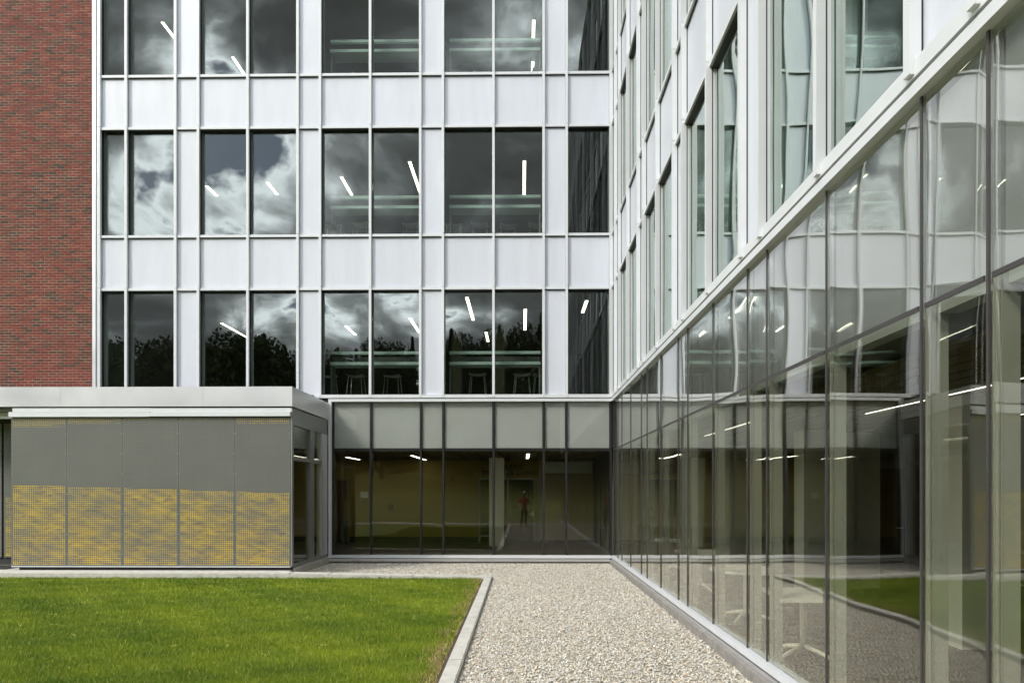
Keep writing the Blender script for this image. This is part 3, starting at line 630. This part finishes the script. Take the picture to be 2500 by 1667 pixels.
def perforated(x0, x1, z0, z1, yf, parent, zline, top=True, seed=0):
    rr = np.random.default_rng(seed); P = .0398; wd, ht = x1-x0, z1-z0; mg = .022
    nc = int((wd-2*mg)/P); nr = int((ht-2*mg)/P); ox = (wd-nc*P)/2; oz = (ht-nr*P)/2
    ci, ri = np.meshgrid(np.arange(nc), np.arange(nr)); cxx = (ox+(ci+.5)*P).ravel(); czz = (oz+(ri+.5)*P).ravel()
    xw, zw = x0+cxx, z0+czz
    low = zw < np.array([zline(a) for a in xw])
    toprow = np.zeros_like(low)
    if top: toprow = zw > z1-(.185, .115, .045, .05, .12)[seed % 5]+.03*(ci.ravel()/nc)+rr.uniform(-.02, .02, len(xw))
    img = np.sin(xw*2.1+zw*3)+np.sin(xw*7.3-zw*9.1+1)+np.sin(xw*2.2+zw*23)+.9*np.sin(xw*15+zw*31+2)
    rad = np.where(low, np.clip(.0134+.0013*img, .0095, .0172), np.where(toprow, .0108, .0066))
    # holes: 8 points round each, 8 on the cell border
    ang = np.arange(8)*math.pi/4+math.pi/4*.0
    sq = np.array([(1, 0), (1, 1), (0, 1), (-1, 1), (-1, 0), (-1, -1), (0, -1), (1, -1)])*P/2; ci_ = np.stack([np.cos(ang), np.sin(ang)], -1)
    outer = np.stack([cxx[:, None]+sq[None, :, 0], np.zeros((len(cxx), 8)), czz[:, None]+sq[None, :, 1]], -1)
    inner = np.stack([cxx[:, None]+rad[:, None]*ci_[None, :, 0], np.zeros((len(cxx), 8)), czz[:, None]+rad[:, None]*ci_[None, :, 1]], -1)
    inn2 = inner+np.array([0, .003, 0])
    Vv = np.concatenate([outer, inner, inn2], 1).reshape(-1, 3); b = (np.arange(len(cxx))*24)[:, None, None]
    q = np.array([(i, (i+1) % 8, 8+(i+1) % 8, 8+i) for i in range(8)]+[(8+i, 8+(i+1) % 8, 16+(i+1) % 8, 16+i) for i in range(8)])[None]
    Ff = (b+q).reshape(-1, 4)
    # plain border and folded edges
    nv = len(Vv); xa, xb, za, zb = ox, wd-ox, oz, ht-oz
    def qd(*p):
        nonlocal nv; bv_.extend(p); bf_.append((nv, nv+1, nv+2, nv+3)); nv += 4
    bv_ = []; bf_ = []
    qd((0, 0, 0), (wd, 0, 0), (wd, 0, za), (0, 0, za)); qd((0, 0, zb), (wd, 0, zb), (wd, 0, ht), (0, 0, ht)); qd((0, 0, za), (xa, 0, za), (xa, 0, zb), (0, 0, zb)); qd((xb, 0, za), (wd, 0, za), (wd, 0, zb), (xb, 0, zb))
    D = .03
    qd((0, 0, 0), (0, 0, ht), (0, D, ht), (0, D, 0)); qd((wd, 0, 0), (wd, D, 0), (wd, D, ht), (wd, 0, ht)); qd((0, 0, 0), (0, D, 0), (wd, D, 0), (wd, 0, 0)); qd((0, 0, ht), (wd, 0, ht), (wd, D, ht), (0, D, ht))
    Vv = np.concatenate([Vv, np.array(bv_)]); Ff = np.concatenate([Ff, np.array(bf_)])
    p = link('perforated_panel', np_mesh('perforated_panel', Vv, Ff, GREY), (x0, yf, z0), parent)
    # backing: yellow print below the line and at the top, dark between
    me = bpy.data.meshes.new('backing_sheet'); zl0, zl1 = zline(x0)-z0, zline(x1)-z0; bt = ht-((.21, .14, .07, .075, .15)[seed % 5] if top else .04); yb_ = .0035; e = .006
    vv = [(e, yb_, e), (wd-e, yb_, e), (wd-e, yb_, zl1), (e, yb_, zl0), (wd-e, yb_, bt), (e, yb_, bt), (wd-e, yb_, ht-e), (e, yb_, ht-e)]
    bk = [(a, c+.012, d) for a, c, d in vv]
    fs = [(0, 1, 2, 3), (3, 2, 4, 5), (5, 4, 6, 7)]; me.from_pydata(vv+bk, [], fs+[tuple(8+i for i in f_[::-1]) for f_ in fs]+[(0, 8, 9, 1), (7, 6, 14, 15)])
    me.materials.append(YELLOW); me.materials.append(BACKD)
    me.polygons[1].material_index = 1; me.polygons[4].material_index = 1
    link('backing_sheet', me, (x0, yf, z0), p)
    sc = MB()
    for zz_ in np.arange(.25, ht-.1, .42):
        for xq in (.012, wd-.012): sc.box(xq-.004, xq+.004, -.004, -.0005, zz_-.004, zz_+.004)
    if top: sc.obj('screw', CHROME, (x0, yf, z0), p)
for k in range(5): perforated(bnd[k]+.003, bnd[k+1]-.003, pz0, pz1, YPF, pv, ZL, True, k)
box('corner_post', xr+.004, XP, YPF+.003, YPF+.10, pz0-.0, zf0-.03, STORE, pv)
box('screen_wall', xl+.02, xr, YPF+.04, YPF+.16, pz0, 3.46, BACKD, pv)
box('bottom_rail', xl, xr, YPF+.002, YPF+.04, pz0-.02, pz0-.002, FRAME, pv)
box('plinth', xl+.12, XP-.02, YPF+.07, YPF+.16, .125, pz0-.025, BACKD, pv)
# glazed flank
ys0 = Y_on(722, XP); 
mul = [YPF+.105, Y_on(758, XP), Y_on(768, XP), Y_on(783.5, XP), Y_on(786.5, XP), YB-.07]
zs = [.16, .26, 2.42, 2.52, 3.18, 3.26]
def fl(name, y0, y1, z0, z1, x0, x1, m): return box(name, x0, x1, y0, y1, z0, z1, m, pv)
fl('frame_sill', YPF+.105, YB-.08, .16, .24, XP-.1, XP-.004, STORE); fl('frame_head', YPF+.105, YB-.08, 3.17, 3.25, XP-.1, XP-.004, STORE)
fl('wall_panel', YPF+.105, YB-.07, 3.25, zf0-.02, XP-.14, XP-.012, STORE); fl('jamb_panel', mul[4], YB-.07, .16, 3.17, XP-.14, XP-.008, SILVER)
fl('frame_post', mul[1], mul[2], .24, 3.17, XP-.1, XP-.006, STORE)
for a, b in ((mul[0], mul[1]), (mul[2], mul[4])):
    fl('frame_rail', a, b, 2.43, 2.51, XP-.1, XP-.006, STORE)
    for z0, z1 in ((.24, 2.43), (2.51, 3.17)): link('glass_pane', pane_mesh(b-a-.01, z1-z0, GLASS_LO, 'x', .0008, 2), (XP-.06, (a+b)/2, (z0+z1)/2), pv).scale = (-1, 1, 1)
fl('footing', YPF+.1, YB-.03, -.1, .16, XP-.12, XP+.02, CONC)
box('interior_wall', -9.5, -9.4, YPF+.3, 21.5, .125, 3.46, GREYP, pv)
box('interior_wall', -20, -10.2, YPF+2.3, YPF+2.4, .125, 3.46, BACKD, pv)
setp(box('interior_floor', -10, XP-.13, YPF+.2, 17.06, .1, .135, FLOORI), kind='structure')
strip2(-6.0, 15.0, 17.4, 3.0, 'upper thin strip light behind the pavilion side glass'); strip2(-7.2, 14.9, 18, 3.0, 'lower thin strip light deeper behind the pavilion side glass')
yr = YPF+1.0
perforated(X_at(9, yr), X_at(9, yr)+.42, .30, 3.3, yr, pv, lambda x: 1.66, False, 9); perforated(X_at(9, yr)-.6, X_at(9, yr)-.05, .30, 3.3, yr, pv, lambda x: 1.66, False, 10)
box('interior_wall', -14, X_at(30, yr)+.4, yr+.04, yr+.2, .125, 3.46, BACKD, pv)
setp(box('doormat', -13, X_at(29, YPF)-.25, YPF+.15, YPF+.85, .125, .14, BASEM), 'dark entrance mat on the concrete at the left edge beside the screen', 'mat')

# ------------------------------------------------------------------ gravel and grass
def pebbles(n, xr_, yr_, smin, smax, seed, zb=0., keep=None):
    rr = np.random.default_rng(seed); x = rr.uniform(*xr_, n); y = rr.uniform(*yr_, n)
    if keep is not None:
        k_ = keep(x, y); x, y = x[k_], y[k_]
    n = len(x); s = smin+(smax-smin)*rr.random(n)**1.6
    t = (1+5**.5)/2
    iv = np.array([(-1, t, 0), (1, t, 0), (-1, -t, 0), (1, -t, 0), (0, -1, t), (0, 1, t), (0, -1, -t), (0, 1, -t), (t, 0, -1), (t, 0, 1), (-t, 0, -1), (-t, 0, 1)])/math.sqrt(1+t*t)
    fi = np.array([(0, 11, 5), (0, 5, 1), (0, 1, 7), (0, 7, 10), (0, 10, 11), (1, 5, 9), (5, 11, 4), (11, 10, 2), (10, 7, 6), (7, 1, 8), (3, 9, 4), (3, 4, 2), (3, 2, 6), (3, 6, 8), (3, 8, 9), (4, 9, 5), (2, 4, 11), (6, 2, 10), (8, 6, 7), (9, 8, 1)])
    p = iv[None]*(1+rr.uniform(-.22, .22, (n, 12, 1)))
    ax = np.stack([rr.uniform(.8, 1.45, n), rr.uniform(.6, 1.0, n), rr.uniform(.4, .75, n)], -1); p = p*ax[:, None]*(s/2)[:, None, None]
    a, b = rr.uniform(0, 6.28, n), rr.uniform(-.7, .7, n)
    cb, sb_ = np.cos(b)[:, None], np.sin(b)[:, None]; px, pz = p[..., 0]*cb-p[..., 2]*sb_, p[..., 0]*sb_+p[..., 2]*cb
    ca, sa = np.cos(a)[:, None], np.sin(a)[:, None]; qx, qy = px*ca-p[..., 1]*sa, px*sa+p[..., 1]*ca
    z0 = zb+rr.uniform(-.004, .008, n)
    Vv = np.stack([qx+x[:, None], qy+y[:, None], pz+z0[:, None]], -1).reshape(-1, 3); Ff = (fi[None]+(np.arange(n)*12)[:, None, None]).reshape(-1, 3)
    pl = np.array([(.60, .57, .49), (.67, .64, .575), (.55, .51, .42), (.50, .475, .415), (.64, .53, .37), (.43, .415, .39), (.76, .74, .69), (.54, .36, .20), (.24, .235, .22)])
    ch = rr.choice(9, n, p=[.22, .20, .15, .12, .09, .07, .09, .025, .035]); cc = pl[ch]*rr.uniform(.85, 1.12, (n, 1))
    return Vv, Ff, np.repeat(cc, 12, 0)
def gkeep(x, y): return ((x > KX1+.01) & (x < W-.11)) | ((x > XP+.06) & (y > 14.05))
A = [pebbles(22000, (KX1, W-.1), (4.2, 7.5), .012, .029, 1, 0, gkeep), pebbles(20000, (KX1, W-.1), (7.5, 11), .012, .030, 2, 0, gkeep), pebbles(26000, (KX1, W-.1), (11, 16.83), .013, .031, 3, 0, gkeep), pebbles(17500, (XP+.05, KX1), (14.03, 16.83), .013, .031, 4, 0, gkeep),
     pebbles(9000, (KX1, W-.1), (-2.5, 4.2), .022, .042, 5, 0, gkeep)]
off = 0; VV = []; FF = []; CC = []
for a, b, c in A: VV.append(a); FF.append(b+off); CC.append(c); off += len(a)
setp(link('gravel', np_mesh('gravel', np.concatenate(VV), np.concatenate(FF), STONEM, np.concatenate(CC)), (0, 0, 0)), 'pale grey and tan loose gravel bed beside the lawn', kind='stuff')
def wave(x, y):
    return (np.sin(x*1.7+y*.9+1)+np.sin(x*.7-y*1.6+2.2)+.7*np.sin(x*3.1+y*2.3)+.7*np.sin(-x*2.2+y*3.7+.6)+.5*np.sin(x*6.3-y*4.9+2.1)+.5*np.sin(y*7.7+x*5.1+.2))/4.4
def blades(n, y0, y1, wid, seed, x_left=None, xmax=-.80):
    rr = np.random.default_rng(seed); y = rr.uniform(y0, y1, n); xl_ = -.80*y-.5 if x_left is None else np.full(n, x_left)
    x = xl_+(xmax-xl_)*rr.random(n)
    edge = -.83-.045*(np.sin(y*1.9)+np.sin(y*4.3+1)+.8*np.sin(y*9.1))-.035*np.clip(9-y, 0, 4)
    keep = (x < edge) | (rr.random(n) < .35); x, y, edge = x[keep], y[keep], edge[keep]; n = len(x)
    h = rr.uniform(.015, .05, n)*(1+.25*wave(x*1.3, y*1.3)); a = rr.uniform(0, 6.28, n); ln = rr.uniform(.15, .9, n)*h; b = rr.uniform(0, 6.28, n)
    dx, dy_ = np.cos(a)*wid/2, np.sin(a)*wid/2
    p0 = np.stack([x-dx, y-dy_, np.full(n, .018)], -1); p1 = np.stack([x+dx, y+dy_, np.full(n, .018)], -1); p2 = np.stack([x+np.cos(b)*ln, y+np.sin(b)*ln, .018+h], -1)
    wv = (wave(x*.8, y*1.5)*.8+.5*wave(x*2.9+3, y*3.7))[:, None]; k_ = rr.random((n, 1))
    g1, g2, g3 = np.array([.10, .17, .007]), np.array([.26, .33, .013]), np.array([.48, .43, .12])
    t_ = np.clip(.46+.75*wv+.34*(k_-.5), 0, 1.15); c = g1*(1-t_)+g2*t_
    dry = (rr.random(n) < .035+.05*np.clip(wv[:, 0], 0, 1)) | ((x > edge-.10) & (rr.random(n) < .18)) | ((x > edge) & (rr.random(n) < .4)); c[dry] = g3*rr.uniform(.8, 1.6, (dry.sum(), 1))
    return np.stack([p0, p1, p2], 1).reshape(-1, 3), np.repeat(c, 3, 0)
G = [blades(190000, 5.2, 7.2, .0031, 11), blades(180000, 7.2, 9.4, .0038, 12), blades(150000, 9.4, 11.8, .005, 13), blades(110000, 11.8, 13.72, .0066, 14), blades(40000, 0, 5.2, .011, 15, -5.5)]
gv = np.concatenate([g[0] for g in G]); gc = np.concatenate([g[1] for g in G])
setp(link('grass', np_mesh('grass', gv, np.arange(len(gv)).reshape(-1, 3), GRASSM, gc), (0, 0, 0)), 'short mown green lawn grass with yellowish patches', kind='stuff')
# straw tufts, weeds on the kerb line and small yellow flower heads: uncounted ground cover
rr = np.random.default_rng(5); tv = []; tc_ = []
for k in range(190):
    if k < 75: y = rr.uniform(5.3, 13.5); x = -.80-abs(rr.normal(0, .13)); cnt = 9; hh = .09; base = np.array([.30, .22, .10])
    elif k < 120: x = rr.uniform(-10, -1); y = 13.70+rr.uniform(-.03, .02); cnt = 9; hh = .10; base = np.array([.12, .15, .03])
    else: x = rr.uniform(-8, -1.2); y = rr.uniform(7, 13.3); cnt = 4; hh = .075; base = np.array([.34, .33, .06])
    for q_ in range(cnt):
        a = rr.uniform(0, 6.28); h = hh*rr.uniform(.5, 1.1); ln = h*rr.uniform(.2, .7); wd = .0035 if k < 120 else .007
        X, Y = x+rr.normal(0, .02), y+rr.normal(0, .02)
        if k >= 120: tv += [(X-.006, Y, h), (X+.006, Y, h), (X, Y+.004, h+.012)]
        else: tv += [(X-wd, Y, .015), (X+wd, Y, .015), (X+math.cos(a)*ln, Y+math.sin(a)*ln, h)]
        tc_ += [base*rr.uniform(.7, 1.5)]*3
setp(link('weeds', np_mesh('weeds', np.array(tv), np.arange(len(tv)).reshape(-1, 3), GRASSM, np.array(tc_)), (0, 0, 0)), 'dry straw tufts and small yellow flowers along the lawn edge', kind='stuff')

# ------------------------------------------------------------------ trees beyond the lawn (seen mirrored in the glass)
def leaf_cloud(n, pts, size, cols, seed):
    rr = np.random.default_rng(seed); nrm = rr.normal(0, 1, (n, 3)); nrm /= np.linalg.norm(nrm, axis=1)[:, None]; a = np.cross(nrm, rr.normal(0, 1, (n, 3))); a /= np.linalg.norm(a, axis=1)[:, None]; b = np.cross(nrm, a)
    s = size*rr.uniform(.6, 1.4, (n, 1)); Vv = np.stack([pts-a*s, pts+b*s*.6, pts+a*s, pts-b*s*.6], 1).reshape(-1, 3)
    c = np.array(cols)[rr.integers(0, len(cols), n)]*rr.uniform(.7, 1.3, (n, 1)); return Vv, np.arange(4*n).reshape(-1, 4), np.repeat(c, 4, 0)
DG = [(.040, .060, .018), (.058, .080, .024), (.085, .100, .030), (.030, .045, .016)]
def broad(seed):
    rr = np.random.default_rng(seed); cl = [(rr.normal(0, .17), rr.normal(0, .17), rr.uniform(.30, .92), rr.uniform(.10, .17)) for _ in range(34)]
    p = []
    for x, y, z, r_ in cl:
        k_ = 330; d = rr.normal(0, 1, (k_, 3)); d /= np.linalg.norm(d, axis=1)[:, None]; p.append(np.array([x*(1.25-z*.5), y*(1.25-z*.5), z])+d*r_*rr.uniform(.5, 1, (k_, 1))*np.array([1, 1, .8]))
    p = np.concatenate(p); return np_mesh('crown', *leaf_cloud(len(p), p, .0155, DG, seed)[:2], LEAFD, leaf_cloud(len(p), p, .0155, DG, seed)[2])
def conifer(seed, fat):
    rr = np.random.default_rng(seed); n = 7000; z = .08+.92*rr.random(n)**1.25; tier = .75+.35*np.sin(z*46+seed); rad = fat*(1-z)**.8*np.sqrt(rr.random(n))*tier; a = rr.uniform(0, 6.28, n)
    p = np.stack([np.cos(a)*rad, np.sin(a)*rad, z-.25*rad], -1); L_ = leaf_cloud(n, p, .0145, DG, seed); return np_mesh('crown', L_[0], L_[1], LEAFD, L_[2])
CR = [broad(1), broad(2), broad(3), conifer(4, .22), conifer(5, .17), conifer(6, .28)]
def trunk_mesh():
    g = MB(); g.tube([(0, 0, -.06), (.004, 0, .2), (-.006, .004, .5), (0, 0, .86)], .022, 8, .005)
    for k in range(7):
        a = k*2.4; z = .3+.07*k; g.tube([(0, 0, z), (.12*math.cos(a), .12*math.sin(a), z+.10), (.19*math.cos(a), .19*math.sin(a), z+.2)], .008, 6, .002)
    return g.mesh(BARK, True)
TR = trunk_mesh()
def gh(x, y):
    h = min(1, max(0, (-y-7)/40)); return h*h*(3-2*h)*4.2+min(1, max(0, (-y-60)/300))*16-.2
mir = lambda px, D: ((px-1274)/1667*D, 2*YB-D)             # a thing mirrored in the rear glass at photo x, D metres along the folded sight line
tl = [(375, 78, 805, 0, 1.0), (300, 84, 850, 2, 1.), (345, 80, 838, 4, 1.), (425, 82, 815, 1, .9), (497, 78, 792, 0, .75), (472, 80, 812, 3, 1), (545, 86, 835, 2, .9), (600, 78, 800, 1, .8), (640, 80, 815, 4, 1), (690, 86, 842, 5, 1), (720, 84, 850, 2, 1),
      (820, 90, 848, 3, .9), (868, 90, 850, 4, 1), (800, 88, 855, 2, 1.1), (895, 92, 852, 4, .8), (930, 70, 818, 1, .7), (975, 86, 850, 5, 1), (1005, 80, 822, 4, .9), (1100, 66, 806, 5, .9), (1135, 70, 812, 1, .8), (1180, 70, 800, 0, .75), (1215, 70, 795, 3, 1.1),
      (1250, 72, 815, 5, 1), (1287, 66, 785, 1, .55), (1330, 62, 765, 3, 1), (1400, 60, 800, 0, 1), (150, 80, 800, 1, 1), (60, 80, 820, 5, 1), (-80, 84, 830, 0, 1), (1480, 70, 790, 2, 1), (1560, 74, 800, 3, 1)]
for px, D, py, kd, fat in tl:
    x, y = mir(px, D); zt_ = EYE+(1200-py)/1667*D; z0 = gh(x, y); h = zt_-z0; name = 'conifer_tree' if kd > 2 else 'broadleaf_tree'
    t = thing(name, 'dark conifer beyond the lawn, mirrored in the windows' if kd > 2 else 'dark broadleaf tree beyond the lawn, mirrored in the windows', 'tree', (x, y, z0), 'conifers mirrored in the windows' if kd > 2 else 'broadleaf trees mirrored in the windows')
    for nm, me in (('trunk', TR), ('crown', CR[kd])):
        c = link(nm, me, (x, y, z0), t)
    t.scale = (h*fat, h*fat, h); t.rotation_euler[2] = px*.7
n = 52000; wx = RNG.uniform(-95, 45, n); wy = RNG.uniform(-72, -52, n); hh_ = 8.6+1.8*np.sin(wx*.23)+1.3*np.sin(wx*.61+1)+.8*np.sin(wx*1.7)+.03*np.abs(wx)
wz = RNG.random(n)**.8*hh_+3.8; L_ = leaf_cloud(n, np.stack([wx, wy, wz], -1), .36, DG, 77)
setp(link('woodland', np_mesh('woodland', L_[0], L_[1], LEAFD, L_[2]), (0, 0, 0)), 'dark woodland mass beyond the lawn mirrored in the glass', kind='stuff')

# ------------------------------------------------------------------ the person by the camera, mirrored in the clinic door
def skin_body(name, nodes, edges, m, loc, parent, lev=2):
    me = bpy.data.meshes.new(name); me.from_pydata([n_[0] for n_ in nodes], edges, []); o = bpy.data.objects.new(name, me); C.objects.link(o)
    md = o.modifiers.new('Skin', 'SKIN'); me.skin_vertices[0].data[0].use_root = True
    for i, n_ in enumerate(nodes): me.skin_vertices[0].data[i].radius = (n_[1], n_[2] if len(n_) > 2 else n_[1])
    sbm = o.modifiers.new('Sub', 'SUBSURF'); sbm.levels = lev; sbm.render_levels = lev
    dg = bpy.context.evaluated_depsgraph_get(); m2 = bpy.data.meshes.new_from_object(o.evaluated_get(dg)); bpy.data.objects.remove(o)
    m2.materials.clear(); m2.materials.append(m); m2.polygons.foreach_set('use_smooth', [True]*len(m2.polygons)); return link(name, m2, loc, parent)
PX, PY = .10, -.75
pr = thing('person', 'person in orange-red shirt and pale cap beside the camera, mirrored in the clinic door', 'person', (PX, PY, 0))
P = (PX, PY, 0)
body = [((0, 0, .93), .13, .10), ((0, 0, 1.12), .13, .10), ((0, .0, 1.32), .15, .11), ((0, 0, 1.46), .07), ((0, .01, 1.54), .055), ((0, .02, 1.62), .075, .09), ((0, .02, 1.71), .07, .085),
        ((-.18, 0, 1.42), .055), ((-.27, .05, 1.17), .042), ((-.16, .27, 1.12), .032), ((-.12, .33, 1.14), .03), ((.18, 0, 1.42), .055), ((.27, .05, 1.17), .042), ((.16, .27, 1.12), .032), ((.12, .33, 1.14), .03),
        ((-.10, 0, .86), .085), ((-.11, .01, .48), .055), ((-.12, -.02, .09), .04), ((-.13, .12, .04), .035), ((.10, 0, .86), .085), ((.11, .01, .48), .055), ((.12, -.02, .09), .04), ((.13, .12, .04), .035)]
be = [(0, 1), (1, 2), (2, 3), (3, 4), (4, 5), (5, 6), (2, 7), (7, 8), (8, 9), (9, 10), (2, 11), (11, 12), (12, 13), (13, 14), (0, 15), (15, 16), (16, 17), (17, 18), (0, 19), (19, 20), (20, 21), (21, 22)]
skin_body('body', body, be, SKIN, P, pr)
skin_body('shirt', [((0, 0, .95), .155, .125), ((0, 0, 1.12), .15, .12), ((0, 0, 1.32), .17, .13), ((0, 0, 1.45), .085), ((-.18, 0, 1.42), .075), ((-.245, .03, 1.24), .062), ((.18, 0, 1.42), .075), ((.245, .03, 1.24), .062)], [(0, 1), (1, 2), (2, 3), (2, 4), (4, 5), (2, 6), (6, 7)], SHIRT, P, pr)
skin_body('trousers', [((0, 0, .95), .14, .115), ((-.10, 0, .84), .10), ((-.112, .01, .48), .075), ((-.12, -.02, .14), .062), ((.10, 0, .84), .10), ((.112, .01, .48), .075), ((.12, -.02, .14), .062)], [(0, 1), (1, 2), (2, 3), (0, 4), (4, 5), (5, 6)], SHORTS, P, pr)
cp = MB(); cp.grid(lambda u, v: (.088*math.cos(6.2832*u)*math.cos(v*1.5), .02+.105*math.sin(6.2832*u)*math.cos(v*1.5), 1.715+.085*math.sin(v*1.5)), 18, 6); cp.grid(lambda u, v: ((u-.5)*.15, .10+.09*v, 1.722-.015*v-.02*(2*u-1)**2), 6, 3)
cp.obj('cap', CAPM, P, pr, True)
for s_ in (-1, 1):
    sh = MB(); sh.box(s_*.125-.045, s_*.125+.045, -.07, .2, .0, .075); sh.obj('shoe', SHOE, P, pr)
fc = MB(); fc.tube([(0, .105, 1.65), (0, .135, 1.625)], .016, 6, .01); fc.obj('nose', SKIN, P, pr, True)
for s_ in (-1, 1):
    ey = MB(); ey.tube([(s_*.03, .098, 1.663), (s_*.03, .108, 1.663)], .011, 8); ey.obj('eye', SHOE, P, pr)
    for j in range(5):
        hd = MB(); a = (-.03+.015*j)*s_
        if j == 4: hd.tube([(s_*.12-s_*.03, .33, 1.15), (s_*.075, .36, 1.17), (s_*.07, .39, 1.175)], .009, 6)
        else: hd.tube([(s_*.12+a, .345, 1.14), (s_*.12+a, .40, 1.145), (s_*.115+a*.9, .425-.004*j, 1.12)], .0085, 6, .007)
        hd.obj('finger', SKIN, P, pr, True)
